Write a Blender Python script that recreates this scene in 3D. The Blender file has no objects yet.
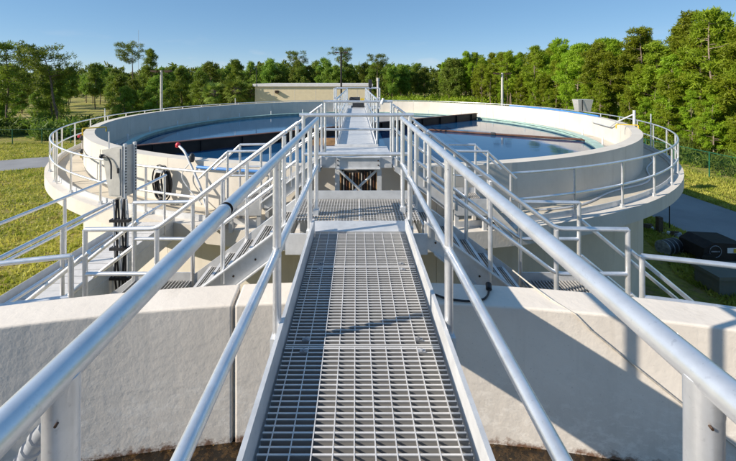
import bpy, math, random
import numpy as np
from mathutils import Vector, Matrix
R = math.radians
random.seed(7)
scn = bpy.context.scene
col = scn.collection

# ------------------------------------------------------------------ camera
cam = bpy.data.cameras.new('camera')
cam.sensor_fit = 'HORIZONTAL'; cam.sensor_width = 36.0
cam.lens = 360.0 / 736.0 * 36.0
cam.shift_x = 11.5 / 736.0
cam.shift_y = -150.5 / 736.0
cam.clip_start = 0.02; cam.clip_end = 6000
camo = bpy.data.objects.new('camera', cam); col.objects.link(camo)
CAMZ = 1.527
camo.location = (0, 0, CAMZ); camo.rotation_euler = (R(90), 0, 0)
scn.camera = camo

# ------------------------------------------------------------------ sky, sun, exposure
SUN_TO = Vector((-1.0, -0.30, 0.57)).normalized()
SUN_EL = math.asin(SUN_TO.z)
SUN_AZ = math.atan2(SUN_TO.x, SUN_TO.y)
world = bpy.data.worlds.new('World'); scn.world = world; world.use_nodes = True
wn = world.node_tree; wn.nodes.clear()
wo = wn.nodes.new('ShaderNodeOutputWorld'); bg = wn.nodes.new('ShaderNodeBackground')
sky = wn.nodes.new('ShaderNodeTexSky'); sky.sky_type = 'NISHITA'; sky.sun_disc = False
sky.sun_elevation = SUN_EL; sky.sun_rotation = SUN_AZ
sky.air_density = 0.65; sky.dust_density = 0.0; sky.ozone_density = 6.0; sky.altitude = 0
wtc = wn.nodes.new('ShaderNodeTexCoord')
# low puffs of cloud near the horizon
wmap = wn.nodes.new('ShaderNodeMapping'); wmap.inputs['Scale'].default_value = (5, 5, 16)
wno = wn.nodes.new('ShaderNodeTexNoise'); wno.inputs['Scale'].default_value = 1.6; wno.inputs['Detail'].default_value = 7
wr = wn.nodes.new('ShaderNodeValToRGB'); wr.color_ramp.elements[0].position = .58; wr.color_ramp.elements[1].position = .78
wsep = wn.nodes.new('ShaderNodeSeparateXYZ')
wel = wn.nodes.new('ShaderNodeMapRange'); wel.inputs['From Min'].default_value = .12; wel.inputs['From Max'].default_value = .02
wel.inputs['To Min'].default_value = 0; wel.inputs['To Max'].default_value = .55
wmul = wn.nodes.new('ShaderNodeMath'); wmul.operation = 'MULTIPLY'
wmix = wn.nodes.new('ShaderNodeMix'); wmix.data_type = 'RGBA'
wmix.inputs['B'].default_value = (2.2, 2.25, 2.35, 1)
L = wn.links.new
L(wtc.outputs['Generated'], wmap.inputs['Vector']); L(wmap.outputs[0], wno.inputs['Vector']); L(wno.outputs['Fac'], wr.inputs[0])
L(wtc.outputs['Generated'], wsep.inputs[0]); L(wsep.outputs['Z'], wel.inputs['Value'])
L(wr.outputs[0], wmul.inputs[0]); L(wel.outputs[0], wmul.inputs[1]); L(wmul.outputs[0], wmix.inputs['Factor'])
wg = wn.nodes.new('ShaderNodeGamma'); wg.inputs['Gamma'].default_value = .42
wh = wn.nodes.new('ShaderNodeHueSaturation'); wh.inputs['Saturation'].default_value = 1.50
L(sky.outputs[0], wg.inputs['Color']); L(wg.outputs[0], wh.inputs['Color']); L(wh.outputs[0], wmix.inputs['A']); L(wmix.outputs['Result'], bg.inputs['Color']); L(bg.outputs[0], wo.inputs[0])
bg.inputs['Strength'].default_value = 0.15

sl = bpy.data.lights.new('sun', 'SUN'); sl.energy = 2.95; sl.angle = R(0.5); sl.color = (1.0, .90, .76)
so = bpy.data.objects.new('sun', sl); col.objects.link(so)
so.rotation_euler = (-SUN_TO).to_track_quat('-Z', 'Y').to_euler(); so.location = (-20, -4, 30)
scn.view_settings.view_transform = 'Standard'; scn.view_settings.look = 'None'
scn.view_settings.exposure = 1.24; scn.view_settings.gamma = 1.0
scn.render.resolution_x = 1024; scn.render.resolution_y = 641

# ------------------------------------------------------------------ materials
def ramp2(nt, fac, c0, c1, p0=0., p1=1.):
    r = nt.nodes.new('ShaderNodeValToRGB')
    r.color_ramp.elements[0].position = p0; r.color_ramp.elements[1].position = p1
    r.color_ramp.elements[0].color = (*c0, 1); r.color_ramp.elements[1].color = (*c1, 1)
    nt.links.new(fac, r.inputs[0]); return r.outputs[0]
def noise(nt, scale, detail=4, rough=.55, vec=None, stretch=None):
    n = nt.nodes.new('ShaderNodeTexNoise'); n.inputs['Scale'].default_value = scale
    n.inputs['Detail'].default_value = detail; n.inputs['Roughness'].default_value = rough
    g = nt.nodes.new('ShaderNodeNewGeometry').outputs['Position'] if vec is None else vec
    if stretch:
        m = nt.nodes.new('ShaderNodeMapping'); m.inputs['Scale'].default_value = stretch
        nt.links.new(g, m.inputs['Vector']); g = m.outputs[0]
    nt.links.new(g, n.inputs['Vector']); return n.outputs['Fac']
def mixc(nt, fac, a, b, blend='MIX'):
    m = nt.nodes.new('ShaderNodeMix'); m.data_type = 'RGBA'; m.blend_type = blend
    for k, v in (('Factor', fac), ('A', a), ('B', b)):
        if hasattr(v, 'is_linked') or hasattr(v, 'links'): nt.links.new(v, m.inputs[k])
        elif isinstance(v, tuple): m.inputs[k].default_value = (*v, 1) if len(v) == 3 else v
        else: m.inputs[k].default_value = v
    return m.outputs['Result']
def bump(nt, bsdf, h, strength=.3, dist=.01):
    b = nt.nodes.new('ShaderNodeBump'); b.inputs['Strength'].default_value = strength; b.inputs['Distance'].default_value = dist
    nt.links.new(h, b.inputs['Height']); nt.links.new(b.outputs[0], bsdf.inputs['Normal'])
def newmat(name):
    m = bpy.data.materials.new(name); m.use_nodes = True
    return m, m.node_tree, m.node_tree.nodes['Principled BSDF']
def plain(name, c, rough=.6, metal=0., var=.25, scale=8., bmp=0.):
    m, nt, b = newmat(name)
    f = noise(nt, scale)
    lo = tuple(x * (1 - var) for x in c); hi = tuple(min(1, x * (1 + var)) for x in c)
    nt.links.new(ramp2(nt, f, lo, hi, .3, .7), b.inputs['Base Color'])
    b.inputs['Roughness'].default_value = rough; b.inputs['Metallic'].default_value = metal
    if bmp: bump(nt, b, noise(nt, scale * 6), bmp, .01)
    return m
M = {}
def aluminium(name, c, rough, scr=.08, metal=1.):
    m, nt, b = newmat(name)
    f = noise(nt, 9, 6, .65); g = noise(nt, 90, 3, .6)
    cc = ramp2(nt, f, tuple(x * .86 for x in c), c, .35, .6)
    cc = mixc(nt, ramp2(nt, g, (0, 0, 0), (.35, .35, .35), .62, .72), cc, tuple(x * .55 for x in c))
    nt.links.new(cc, b.inputs['Base Color'])
    rr = nt.nodes.new('ShaderNodeMapRange'); rr.inputs['To Min'].default_value = rough - scr; rr.inputs['To Max'].default_value = rough + scr
    nt.links.new(f, rr.inputs['Value']); nt.links.new(rr.outputs[0], b.inputs['Roughness'])
    b.inputs['Metallic'].default_value = metal
    bump(nt, b, g, .06, .002)
    return m
M['alu'] = aluminium('satin_aluminium_pipe', (.88, .885, .90), .37, metal=.75)
M['galv'] = aluminium('mill_finish_aluminium', (.68, .69, .70), .5, .1, metal=.35)
M['grate'] = aluminium('aluminium_grating', (.68, .67, .65), .55, .1, metal=.2)
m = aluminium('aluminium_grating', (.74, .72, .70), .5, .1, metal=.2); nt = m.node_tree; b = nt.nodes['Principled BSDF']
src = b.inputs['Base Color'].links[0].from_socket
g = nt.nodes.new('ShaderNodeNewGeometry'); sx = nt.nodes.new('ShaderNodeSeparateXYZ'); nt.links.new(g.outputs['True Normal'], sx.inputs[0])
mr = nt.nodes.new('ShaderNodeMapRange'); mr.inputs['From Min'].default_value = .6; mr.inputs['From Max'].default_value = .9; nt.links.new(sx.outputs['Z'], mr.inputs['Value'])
nt.links.new(mixc(nt, mr.outputs[0], (.33, .325, .32), src), b.inputs['Base Color']); M['grate'] = m     # shading put into the colour: side faces darker, upward faces lighter
M['cab'] = aluminium('stainless_cabinet', (.62, .60, .57), .42, .06, metal=.4)

def concrete(name, c, rel=.5, stain=True, water_z=None, dirt=(.30, .25, .18)):
    m, nt, b = newmat(name)
    big = noise(nt, .9, 6, .6); fine = noise(nt, 55, 5, .65); mid = noise(nt, 9, 6, .6)
    cc = ramp2(nt, big, tuple(x * .86 for x in c), c, .32, .66)
    cc = mixc(nt, ramp2(nt, mid, (0, 0, 0), (.35, .35, .35), .55, .75), cc, tuple(x * .8 for x in c))
    if stain:
        st = noise(nt, 3.2, 5, .6, stretch=(1, 1, .10))
        cc = mixc(nt, ramp2(nt, st, (0, 0, 0), (.24, .24, .24), .56, .74), cc, dirt)
    if water_z is not None:
        g = nt.nodes.new('ShaderNodeNewGeometry'); s = nt.nodes.new('ShaderNodeSeparateXYZ')
        nt.links.new(g.outputs['Position'], s.inputs[0])
        ad = nt.nodes.new('ShaderNodeMath'); ad.operation = 'MULTIPLY_ADD'; ad.inputs[1].default_value = .22
        nt.links.new(noise(nt, 14, 5, .7), ad.inputs[0]); nt.links.new(s.outputs['Z'], ad.inputs[2])
        mr = nt.nodes.new('ShaderNodeMapRange')
        mr.inputs['From Min'].default_value = water_z + .17; mr.inputs['From Max'].default_value = water_z + .12
        nt.links.new(ad.outputs[0], mr.inputs['Value'])
        cc = mixc(nt, mr.outputs[0], cc, (.16, .06, .018))
        # grey damp patches with pale lime scuffs in the splash zone
        dz = nt.nodes.new('ShaderNodeMath'); dz.operation = 'MULTIPLY_ADD'; dz.inputs[1].default_value = .9
        nt.links.new(noise(nt, 1.3, 6, .65), dz.inputs[0]); nt.links.new(s.outputs['Z'], dz.inputs[2])
        md = nt.nodes.new('ShaderNodeMapRange'); md.inputs['From Min'].default_value = water_z + .95; md.inputs['From Max'].default_value = water_z + .60; md.inputs['To Max'].default_value = .14
        nt.links.new(dz.outputs[0], md.inputs['Value'])
        cc = mixc(nt, md.outputs[0], cc, (.42, .38, .33))
        m2 = nt.nodes.new('ShaderNodeMapRange'); m2.inputs['From Min'].default_value = water_z + .75; m2.inputs['From Max'].default_value = water_z + .35
        nt.links.new(s.outputs['Z'], m2.inputs['Value'])
        sc = ramp2(nt, noise(nt, 7, 8, .75, stretch=(1, 1, 1.8)), (0, 0, 0), (1, 1, 1), .50, .60)
        mm = nt.nodes.new('ShaderNodeMath'); mm.operation = 'MULTIPLY'; nt.links.new(sc, mm.inputs[0]); nt.links.new(m2.outputs[0], mm.inputs[1])
        m3 = nt.nodes.new('ShaderNodeMath'); m3.operation = 'MULTIPLY'; m3.inputs[1].default_value = .75; nt.links.new(mm.outputs[0], m3.inputs[0])
        cc = mixc(nt, m3.outputs[0], cc, (.86, .80, .72))
    cc = mixc(nt, ramp2(nt, noise(nt, 70, 2, .5), (0, 0, 0), (.5, .5, .5), .68, .74), cc, tuple(x * .55 for x in c))
    nt.links.new(cc, b.inputs['Base Color']); b.inputs['Roughness'].default_value = .85
    ad2 = nt.nodes.new('ShaderNodeMath'); ad2.operation = 'MULTIPLY_ADD'; ad2.inputs[1].default_value = .35
    nt.links.new(fine, ad2.inputs[0]); nt.links.new(noise(nt, 17, 4, .5), ad2.inputs[2])
    hh = ad2.outputs[0]
    if water_z is not None:
        a3 = nt.nodes.new('ShaderNodeMath'); a3.operation = 'MULTIPLY_ADD'; a3.inputs[1].default_value = .05
        nt.links.new(noise(nt, 6, 4), a3.inputs[0]); nt.links.new(s.outputs['Z'], a3.inputs[2])
        m4 = nt.nodes.new('ShaderNodeMapRange'); m4.interpolation_type = 'SMOOTHSTEP'
        m4.inputs['From Min'].default_value = -1.02; m4.inputs['From Max'].default_value = -.985; m4.inputs['To Max'].default_value = .3
        nt.links.new(a3.outputs[0], m4.inputs['Value'])
        a5 = nt.nodes.new('ShaderNodeMath'); nt.links.new(hh, a5.inputs[0]); nt.links.new(m4.outputs[0], a5.inputs[1]); hh = a5.outputs[0]
    bump(nt, b, hh, rel, .012)
    return m
M['wall_near'] = concrete('cream_stucco_concrete_wet', (.80, .73, .645), .25, True, -1.53)
M['wall'] = concrete('cream_painted_concrete', (.69, .64, .56), .15, True)
M['deck'] = concrete('walkway_concrete', (.58, .52, .42), .25, False)
M['slab_edge'] = concrete('slab_edge_concrete', (.70, .65, .58), .25, True)
M['block'] = concrete('grey_concrete_block', (.15, .155, .13), .5, True)
M['teal'] = plain('teal_fibreglass_weir', (.36, .52, .47), .45, 0, .2, 3)
M['shelf'] = concrete('launder_concrete', (.60, .55, .47), .3, True)
M['black'] = plain('black_rubber', (.015, .015, .017), .5, 0, .4, 20)
M['beam'] = plain('black_stained_steel_beam', (.016, .013, .012), .6, 0, .5, 2)
M['rust'] = plain('rusty_skimmer_pipe', (.10, .045, .03), .7, 0, .5, 3)
M['blue'] = plain('blue_plastic_pipe', (.06, .22, .55), .45, 0, .2, 3)
M['yellow'] = plain('yellow_paint', (.65, .45, .03), .5, 0, .2, 10)
M['red'] = plain('red_paint', (.60, .03, .05), .45, 0, .2, 10)
M['white'] = plain('white_paint', (.72, .72, .72), .5, 0, .12, 4)
M['tan'] = plain('tan_fibreglass', (.42, .24, .11), .6, 0, .35, 5)
M['motor'] = plain('dark_motor_housing', (.03, .032, .035), .5, .1, .4, 9)
M['beige'] = plain('beige_stucco', (.70, .59, .40), .9, 0, .06, 2.5, .2)
M['coping'] = plain('pale_coping', (.70, .67, .66), .7, 0, .08, 3)
M['fixture'] = plain('bronze_fixture', (.07, .04, .025), .5, .3, .3, 9)
M['pole'] = plain('concrete_lamp_pole', (.52, .50, .47), .8, 0, .15, 3)
M['darkpole'] = plain('dark_bronze_pole', (.035, .03, .028), .5, .4, .3, 4)
M['fence'] = plain('green_vinyl_fence', (.012, .11, .06), .5, 0, .3, 3)
M['wood'] = plain('weathered_wood', (.10, .07, .045), .85, 0, .4, 20)
M['junk'] = plain('mixed_grey_scrap', (.28, .29, .31), .6, .2, .6, 6)
M['brownbox'] = plain('dark_brown_pump_cover', (.022, .015, .012), .8, 0, .4, 6)
M['bark'] = plain('pine_bark', (.13, .095, .07), .95, 0, .45, 5, .5)
M['palebark'] = plain('pale_pine_bark', (.24, .19, .15), .95, 0, .4, 5, .5)
M['mast'] = plain('faded_mast_steel', (.30, .30, .33), .7, 0, .1, 1)
M['rope'] = plain('pale_rope', (.50, .46, .40), .8, 0, .2, 30)

# water
m, nt, b = newmat('dark_clarifier_water')
b.inputs['Base Color'].default_value = (.010, .058, .145, 1); b.inputs['Roughness'].default_value = .06; b.inputs['IOR'].default_value = 1.33
bump(nt, b, noise(nt, 1.6, 4, .5), .07, .05); M['water'] = m
m, nt, b = newmat('brown_scummy_water')
f = noise(nt, 16, 8, .72); f2 = noise(nt, 5, 5, .6)
cc = ramp2(nt, f, (.010, .007, .004), (.09, .05, .018), .48, .66)
cc = mixc(nt, ramp2(nt, noise(nt, 38, 5, .7), (0, 0, 0), (1, 1, 1), .64, .70), cc, (.40, .25, .09))
nt.links.new(cc, b.inputs['Base Color']); b.inputs['Roughness'].default_value = .10
bump(nt, b, f, .35, .04); M['scum'] = m

# grass / ground
m, nt, b = newmat('patchy_grass')
big = noise(nt, .07, 6, .6); mid = noise(nt, .8, 7, .65); fine = noise(nt, 4.5, 8, .8)
cc = ramp2(nt, mid, (.22, .245, .022), (.44, .39, .075), .40, .60)
cc = mixc(nt, ramp2(nt, big, (0, 0, 0), (.75, .75, .75), .48, .62), cc, (.40, .33, .15))
cc = mixc(nt, ramp2(nt, noise(nt, 1.1, 8, .75), (0, 0, 0), (.9, .9, .9), .50, .60), cc, (.34, .24, .11))
cc = mixc(nt, ramp2(nt, fine, (0, 0, 0), (.6, .6, .6), .47, .60), cc, (.12, .135, .022))
nt.links.new(cc, b.inputs['Base Color']); b.inputs['Roughness'].default_value = .95
bump(nt, b, fine, 1.0, .12); M['grass'] = m
m, nt, b = newmat('grey_asphalt')
cc = ramp2(nt, noise(nt, .5, 5, .6), (.22, .225, .235), (.31, .315, .325), .35, .65)
cc = mixc(nt, .35, cc, ramp2(nt, noise(nt, 30, 4, .7), (.16, .16, .17), (.34, .34, .35), .3, .7))
nt.links.new(cc, b.inputs['Base Color']); b.inputs['Roughness'].default_value = .8
bump(nt, b, noise(nt, 40, 4), .4, .01); M['asphalt'] = m

def leafmat(name, c0, c1, trans=.35, warm=(.26, .16, .03), wamt=.0):
    m, nt, b = newmat(name)
    oi = nt.nodes.new('ShaderNodeObjectInfo')
    f = noise(nt, .9, 4, .6)
    cc = ramp2(nt, f, c0, c1, .32, .68)
    hs = nt.nodes.new('ShaderNodeHueSaturation')
    mr = nt.nodes.new('ShaderNodeMapRange'); mr.inputs['To Min'].default_value = .60; mr.inputs['To Max'].default_value = 1.2
    nt.links.new(oi.outputs['Random'], mr.inputs['Value']); nt.links.new(mr.outputs[0], hs.inputs['Value'])
    mh = nt.nodes.new('ShaderNodeMapRange'); mh.inputs['To Min'].default_value = .492; mh.inputs['To Max'].default_value = .53
    nt.links.new(oi.outputs['Random'], mh.inputs['Value']); nt.links.new(mh.outputs[0], hs.inputs['Hue'])
    nt.links.new(cc, hs.inputs['Color']); oc = hs.outputs[0]
    if wamt: oc = mixc(nt, ramp2(nt, noise(nt, 1.6, 3), (0, 0, 0), (wamt,) * 3, .60, .68), oc, warm)
    nt.links.new(oc, b.inputs['Base Color']); b.inputs['Roughness'].default_value = .55
    b.inputs['Specular IOR Level'].default_value = .35
    tr = nt.nodes.new('ShaderNodeBsdfTranslucent'); nt.links.new(oc, tr.inputs['Color'])
    mx = nt.nodes.new('ShaderNodeMixShader'); mx.inputs[0].default_value = trans
    out = nt.nodes['Material Output']
    nt.links.new(b.outputs[0], mx.inputs[1]); nt.links.new(tr.outputs[0], mx.inputs[2]); nt.links.new(mx.outputs[0], out.inputs['Surface'])
    return m
M['leaf_r'] = leafmat('bright_pine_needles', (.23, .31, .013), (.40, .48, .032), .5, (.34, .27, .02), .22)
M['leaf_l'] = leafmat('dark_pine_needles', (.13, .195, .018), (.29, .36, .036), .48)
M['leaf_f'] = leafmat('far_wood_foliage', (.155, .225, .026), (.29, .36, .045), .48)
M['palm'] = leafmat('palm_fronds', (.17, .22, .03), (.32, .36, .06), .4, (.30, .19, .03), .6)
M['shrub'] = leafmat('palmetto_leaves', (.10, .155, .02), (.21, .26, .035), .4)

# ------------------------------------------------------------------ mesh helpers
class MB:
    def __init__(s): s.v = []; s.f = []; s.sm = []
    def add(s, vs, fs, smooth=False):
        o = len(s.v); s.v += [tuple(p) for p in vs]
        for f in fs: s.f.append(tuple(i + o for i in f)); s.sm.append(smooth)
        return s
    def box(s, x0, x1, y0, y1, z0, z1):
        v = [(x, y, z) for z in (z0, z1) for y in (y0, y1) for x in (x0, x1)]
        return s.add(v, [(0, 2, 3, 1), (4, 5, 7, 6), (0, 1, 5, 4), (1, 3, 7, 5), (3, 2, 6, 7), (2, 0, 4, 6)])
    def obox(s, c, ax, ay, az):
        c = Vector(c); ax = Vector(ax); ay = Vector(ay); az = Vector(az)
        v = [c + ax * i + ay * j + az * k for k in (-1, 1) for j in (-1, 1) for i in (-1, 1)]
        return s.add(v, [(0, 2, 3, 1), (4, 5, 7, 6), (0, 1, 5, 4), (1, 3, 7, 5), (3, 2, 6, 7), (2, 0, 4, 6)])
    def prism(s, pts, y0, y1):           # polygon in (x,z) extruded along y
        n = len(pts); v = [(x, y0, z) for x, z in pts] + [(x, y1, z) for x, z in pts]
        fs = [tuple(range(n)), tuple(range(2 * n - 1, n - 1, -1))] + [(i, (i + n), (i + 1) % n + n, (i + 1) % n) for i in range(n)]
        return s.add(v, fs)
    def tube(s, path, r, n=12, cap=True, fillet=0, r1=None):
        p = [Vector(q) for q in path]
        if fillet and len(p) > 2: p = fil(p, fillet)
        t = []
        for i in range(len(p)):
            a = (p[i] - p[i - 1]).normalized() if i else None
            b_ = (p[i + 1] - p[i]).normalized() if i < len(p) - 1 else None
            t.append((a + b_).normalized() if a and b_ and (a + b_).length > 1e-6 else (a or b_))
        ref = Vector((0, 0, 1)) if abs(t[0].z) < .9 else Vector((1, 0, 0))
        u = t[0].cross(ref).normalized(); vs = []
        for i, q in enumerate(p):
            u = (u - t[i] * u.dot(t[i])).normalized(); w = t[i].cross(u)
            rr = r if r1 is None else r + (r1 - r) * i / (len(p) - 1)
            for k in range(n):
                a = 2 * math.pi * k / n; vs.append(q + (u * math.cos(a) + w * math.sin(a)) * rr)
        fs = [(i * n + k, i * n + (k + 1) % n, (i + 1) * n + (k + 1) % n, (i + 1) * n + k) for i in range(len(p) - 1) for k in range(n)]
        s.add(vs, fs, True)
        if cap:
            m_ = len(p) - 1
            s.add(vs[:n], [tuple(range(n - 1, -1, -1))]); s.add(vs[m_ * n:], [tuple(range(n))])
        return s
    def sector(s, c, r0, r1, z0, z1, a0, a1, n):
        full = abs(a1 - a0 - 2 * math.pi) < 1e-6
        vs = []
        for i in range(n if full else n + 1):
            a = a0 + (a1 - a0) * i / n; ca, sa = math.cos(a), math.sin(a)
            vs += [(c[0] + r * ca, c[1] + r * sa, z) for r, z in ((r0, z0), (r1, z0), (r1, z1), (r0, z1))]
        fs = []; mth = n if full else n + 1
        for i in range(n):
            j = (i + 1) % mth
            for k in range(4):
                fs.append((i * 4 + k, j * 4 + k, j * 4 + (k + 1) % 4, i * 4 + (k + 1) % 4))
        if not full: fs += [(0, 1, 2, 3), (n * 4 + 3, n * 4 + 2, n * 4 + 1, n * 4)]
        return s.add(vs, fs)
    def disc(s, c, r, z, n=96):
        vs = [(c[0] + r * math.cos(2 * math.pi * i / n), c[1] + r * math.sin(2 * math.pi * i / n), z) for i in range(n)]
        return s.add(vs, [tuple(range(n))])
    def lathe(s, c, prof, n=16, smooth=True):     # prof: (r,z)
        vs = [(c[0] + r * math.cos(2 * math.pi * k / n), c[1] + r * math.sin(2 * math.pi * k / n), c[2] + z) for r, z in prof for k in range(n)]
        fs = [(i * n + k, i * n + (k + 1) % n, (i + 1) * n + (k + 1) % n, (i + 1) * n + k) for i in range(len(prof) - 1) for k in range(n)]
        fs += [tuple(range(n - 1, -1, -1)), tuple(range((len(prof) - 1) * n, len(prof) * n))]
        return s.add(vs, fs, smooth)
    def mesh(s, name, fixn=True):
        me = bpy.data.meshes.new(name); me.from_pydata(s.v, [], s.f)
        me.polygons.foreach_set('use_smooth', s.sm); me.update()
        return me
def fil(p, r):
    out = [p[0]]
    for i in range(1, len(p) - 1):
        a, b_, c = p[i - 1], p[i], p[i + 1]
        d1 = (a - b_); d2 = (c - b_)
        k = min(r, d1.length * .45, d2.length * .45)
        s_ = b_ + d1.normalized() * k; e = b_ + d2.normalized() * k
        for t in (0, .2, .4, .6, .8, 1): out.append(s_ * (1 - t) ** 2 + b_ * 2 * t * (1 - t) + e * t * t)
    out.append(p[-1]); return out
def link(name, me, mat, parent=None, loc=None, rotz=0):
    if isinstance(me, MB): me = me.mesh(name)
    if mat is not None and not me.materials: me.materials.append(M[mat] if isinstance(mat, str) else mat)
    o = bpy.data.objects.new(name, me); col.objects.link(o)
    if loc is not None: o.location = loc
    if rotz: o.rotation_euler.z = rotz
    if parent is not None:
        o.parent = parent; o.matrix_parent_inverse = Matrix.Translation(-world_loc(parent))
    return o
def world_loc(o):
    return Vector(o.location) if o.parent is None else Vector(o.location)
def sub(name, me, mat, part, thing, loc=None):
    o = link(name, me, mat, None, loc); o.parent = part
    # part meshes live in world coordinates unless they were placed by loc
    o.matrix_parent_inverse = Matrix.Translation(-Vector(part.location)); return o
def tag(o, label, cat, group=None):
    o['label'] = label; o['category'] = cat
    if group: o['group'] = group
    return o
def thing(name, label, cat, loc=(0, 0, 0), group=None):
    o = bpy.data.objects.new(name, None); col.objects.link(o); o.location = loc; o.empty_display_size = .2
    return tag(o, label, cat, group)
def struct(name, me, mat): 
    o = link(name, me, mat); o['kind'] = 'structure'; return o

# ------------------------------------------------------------------ setting
GZ = -5.8
C1 = (0.0, -9.0); C2 = (0.24, 20.2)
RO, RI = 12.4, 12.08
PI = math.pi

gm = MB(); N = 40
gm.add([(-2500, -300, GZ), (2500, -300, GZ), (2500, 4000, GZ), (-2500, 4000, GZ)], [(0, 1, 2, 3)])
struct('ground', gm, 'grass')
def ribbon(name, pts, w, z):
    p = [Vector((*q, 0)) for q in pts]; fine = []
    for i in range(len(p) - 1):
        a = p[max(i - 1, 0)]; b_ = p[i]; c = p[i + 1]; d = p[min(i + 2, len(p) - 1)]
        for k in range(8):
            t = k / 8
            fine.append(.5 * ((2 * b_) + (c - a) * t + (2 * a - 5 * b_ + 4 * c - d) * t * t + (3 * b_ - a - 3 * c + d) * t ** 3))
    fine.append(p[-1]); vs = []; fs = []
    for i, q in enumerate(fine):
        t = (fine[min(i + 1, len(fine) - 1)] - fine[max(i - 1, 0)]).normalized(); nn = Vector((-t.y, t.x, 0))
        j = .06 * math.sin(i * 1.7)
        for sgn in (1, -1):
            e = q + nn * sgn * (w / 2 + j)
            vs += [(e.x, e.y, z), (e.x, e.y, z - .05)]
    for i in range(len(fine) - 1):
        a = i * 4; c = a + 4
        fs += [(a, a + 2, c + 2, c), (a, c, c + 1, a + 1), (a + 2, a + 3, c + 3, c + 2)]
    struct(name, MB().add(vs, fs), 'asphalt')
ribbon('road', [(18.4, -60), (18.4, 0), (18.4, 20), (18.2, 32), (14, 40), (2, 43.5), (-12, 40.5), (-22, 35.5), (-29.5, 31.2), (-38, 27.2), (-60, 18)], 5.1, GZ + .03)

# ------------------------------------------------------------------ the two tanks
def tank(name, label, C, a_gap=None, panels=None, far=True):
    t = thing(name, label, 'tank', (C[0], C[1], GZ))
    return t
# far tank
ft = thing('clarifier_tank', 'round cream concrete settling tank full of dark water ahead of the walkway', 'tank', (C2[0], C2[1], GZ))
nseg = 12
for i in range(nseg):
    a0 = 2 * PI * i / nseg + R(7); a1 = 2 * PI * (i + 1) / nseg + R(7)
    link('wall_panel', MB().sector(C2, RI, RO, GZ - .1, -.37, a0 + .0004, a1 - .0004, 14), 'wall', ft)
link('wall_core', MB().sector(C2, RI + .03, RO - .03, GZ - .1, -.40, 0, 2 * PI, 120), 'wall', ft)
npan = 44
for i in range(npan):
    a0 = 2 * PI * i / npan; a1 = 2 * PI * (i + 1) / npan
    link('deck_panel', MB().sector(C2, RO - .01, 13.12, -1.62, -1.45 + random.uniform(-.003, .003), a0 + .0007, a1 - .0007, 5), 'deck', ft)
link('slab_edge', MB().sector(C2, 13.13, 13.42, -1.74, -1.40, 0, 2 * PI, 180), 'slab_edge', ft)
link('toe_plate', MB().sector(C2, 13.17, 13.19, -1.40, -1.28, 0, 2 * PI, 180), 'galv', ft)
link('launder_floor', MB().sector(C2, 11.26, RI - .002, -1.9, -1.36, 0, 2 * PI, 120), 'shelf', ft)
link('weir_ring', MB().sector(C2, 11.12, 11.25, -2.0, -1.30, 0, 2 * PI, 120), 'teal', ft)
link('weir_lip', MB().sector(C2, 11.02, 11.34, -1.30, -1.25, 0, 2 * PI, 120), 'teal', ft)
for i in range(26):
    a = 2 * PI * (i + .3) / 26
    mb = MB().tube([(C2[0] + 11.4 * math.cos(a), C2[1] + 11.4 * math.sin(a), -1.42), (C2[0] + 11.4 * math.cos(a), C2[1] + 11.4 * math.sin(a), -.98)], .035, 8)
    link('weir_post', mb, 'white', ft)
struct('water', MB().disc(C2, 11.2, -1.42, 128), 'water')
struct('launder_water', MB().sector(C2, 11.26, 11.55, -1.40, -1.345, 0, 2 * PI, 120), 'water')

# near tank (we stand on its bridge)
ntk = thing('clarifier_tank', 'near cream concrete tank rim curving under the grated walkway, brown scum below', 'tank', (C1[0], C1[1], GZ))
aj = math.atan2(3.0 + 9.0, -1.035)          # expansion joint left of the walkway
gap = .0010
cuts = [aj, aj + R(62), aj + R(125), aj + R(180), aj + R(235), aj + R(298), aj + 2 * PI]
for i in range(6):
    mb = MB().sector(C1, RI, RO, GZ - .1, -.37, cuts[i] + gap, cuts[i + 1] - gap, 60)
    o = link('wall_panel', mb, 'wall_near', ntk)
    bv = o.modifiers.new('soft_edges', 'BEVEL'); bv.width = .018; bv.segments = 3; bv.limit_method = 'ANGLE'; bv.angle_limit = R(45)
link('wall_core', MB().sector(C1, RI + .05, RO - .05, GZ - .1, -.42, 0, 2 * PI, 160), 'wall_near', ntk)
for sgn in (1, -1):
    for i in range(14):
        c0 = R(90) - sgn * (R(14.2) + i * R(6)); c1 = R(90) - sgn * (R(14.2) + (i + 1) * R(6)); lo, hi = min(c0, c1), max(c0, c1)
        link('deck_panel', MB().sector(C1, RO - .01, 13.0, -1.62, -1.45, lo + .0007, hi - .0007, 4), 'deck', ntk)
        link('slab_edge', MB().sector(C1, 13.002, 13.2, -1.74, -1.40, lo, hi, 6), 'slab_edge', ntk)
struct('scum_water', MB().disc(C1, RI + .02, -1.53, 128), 'scum')

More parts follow.
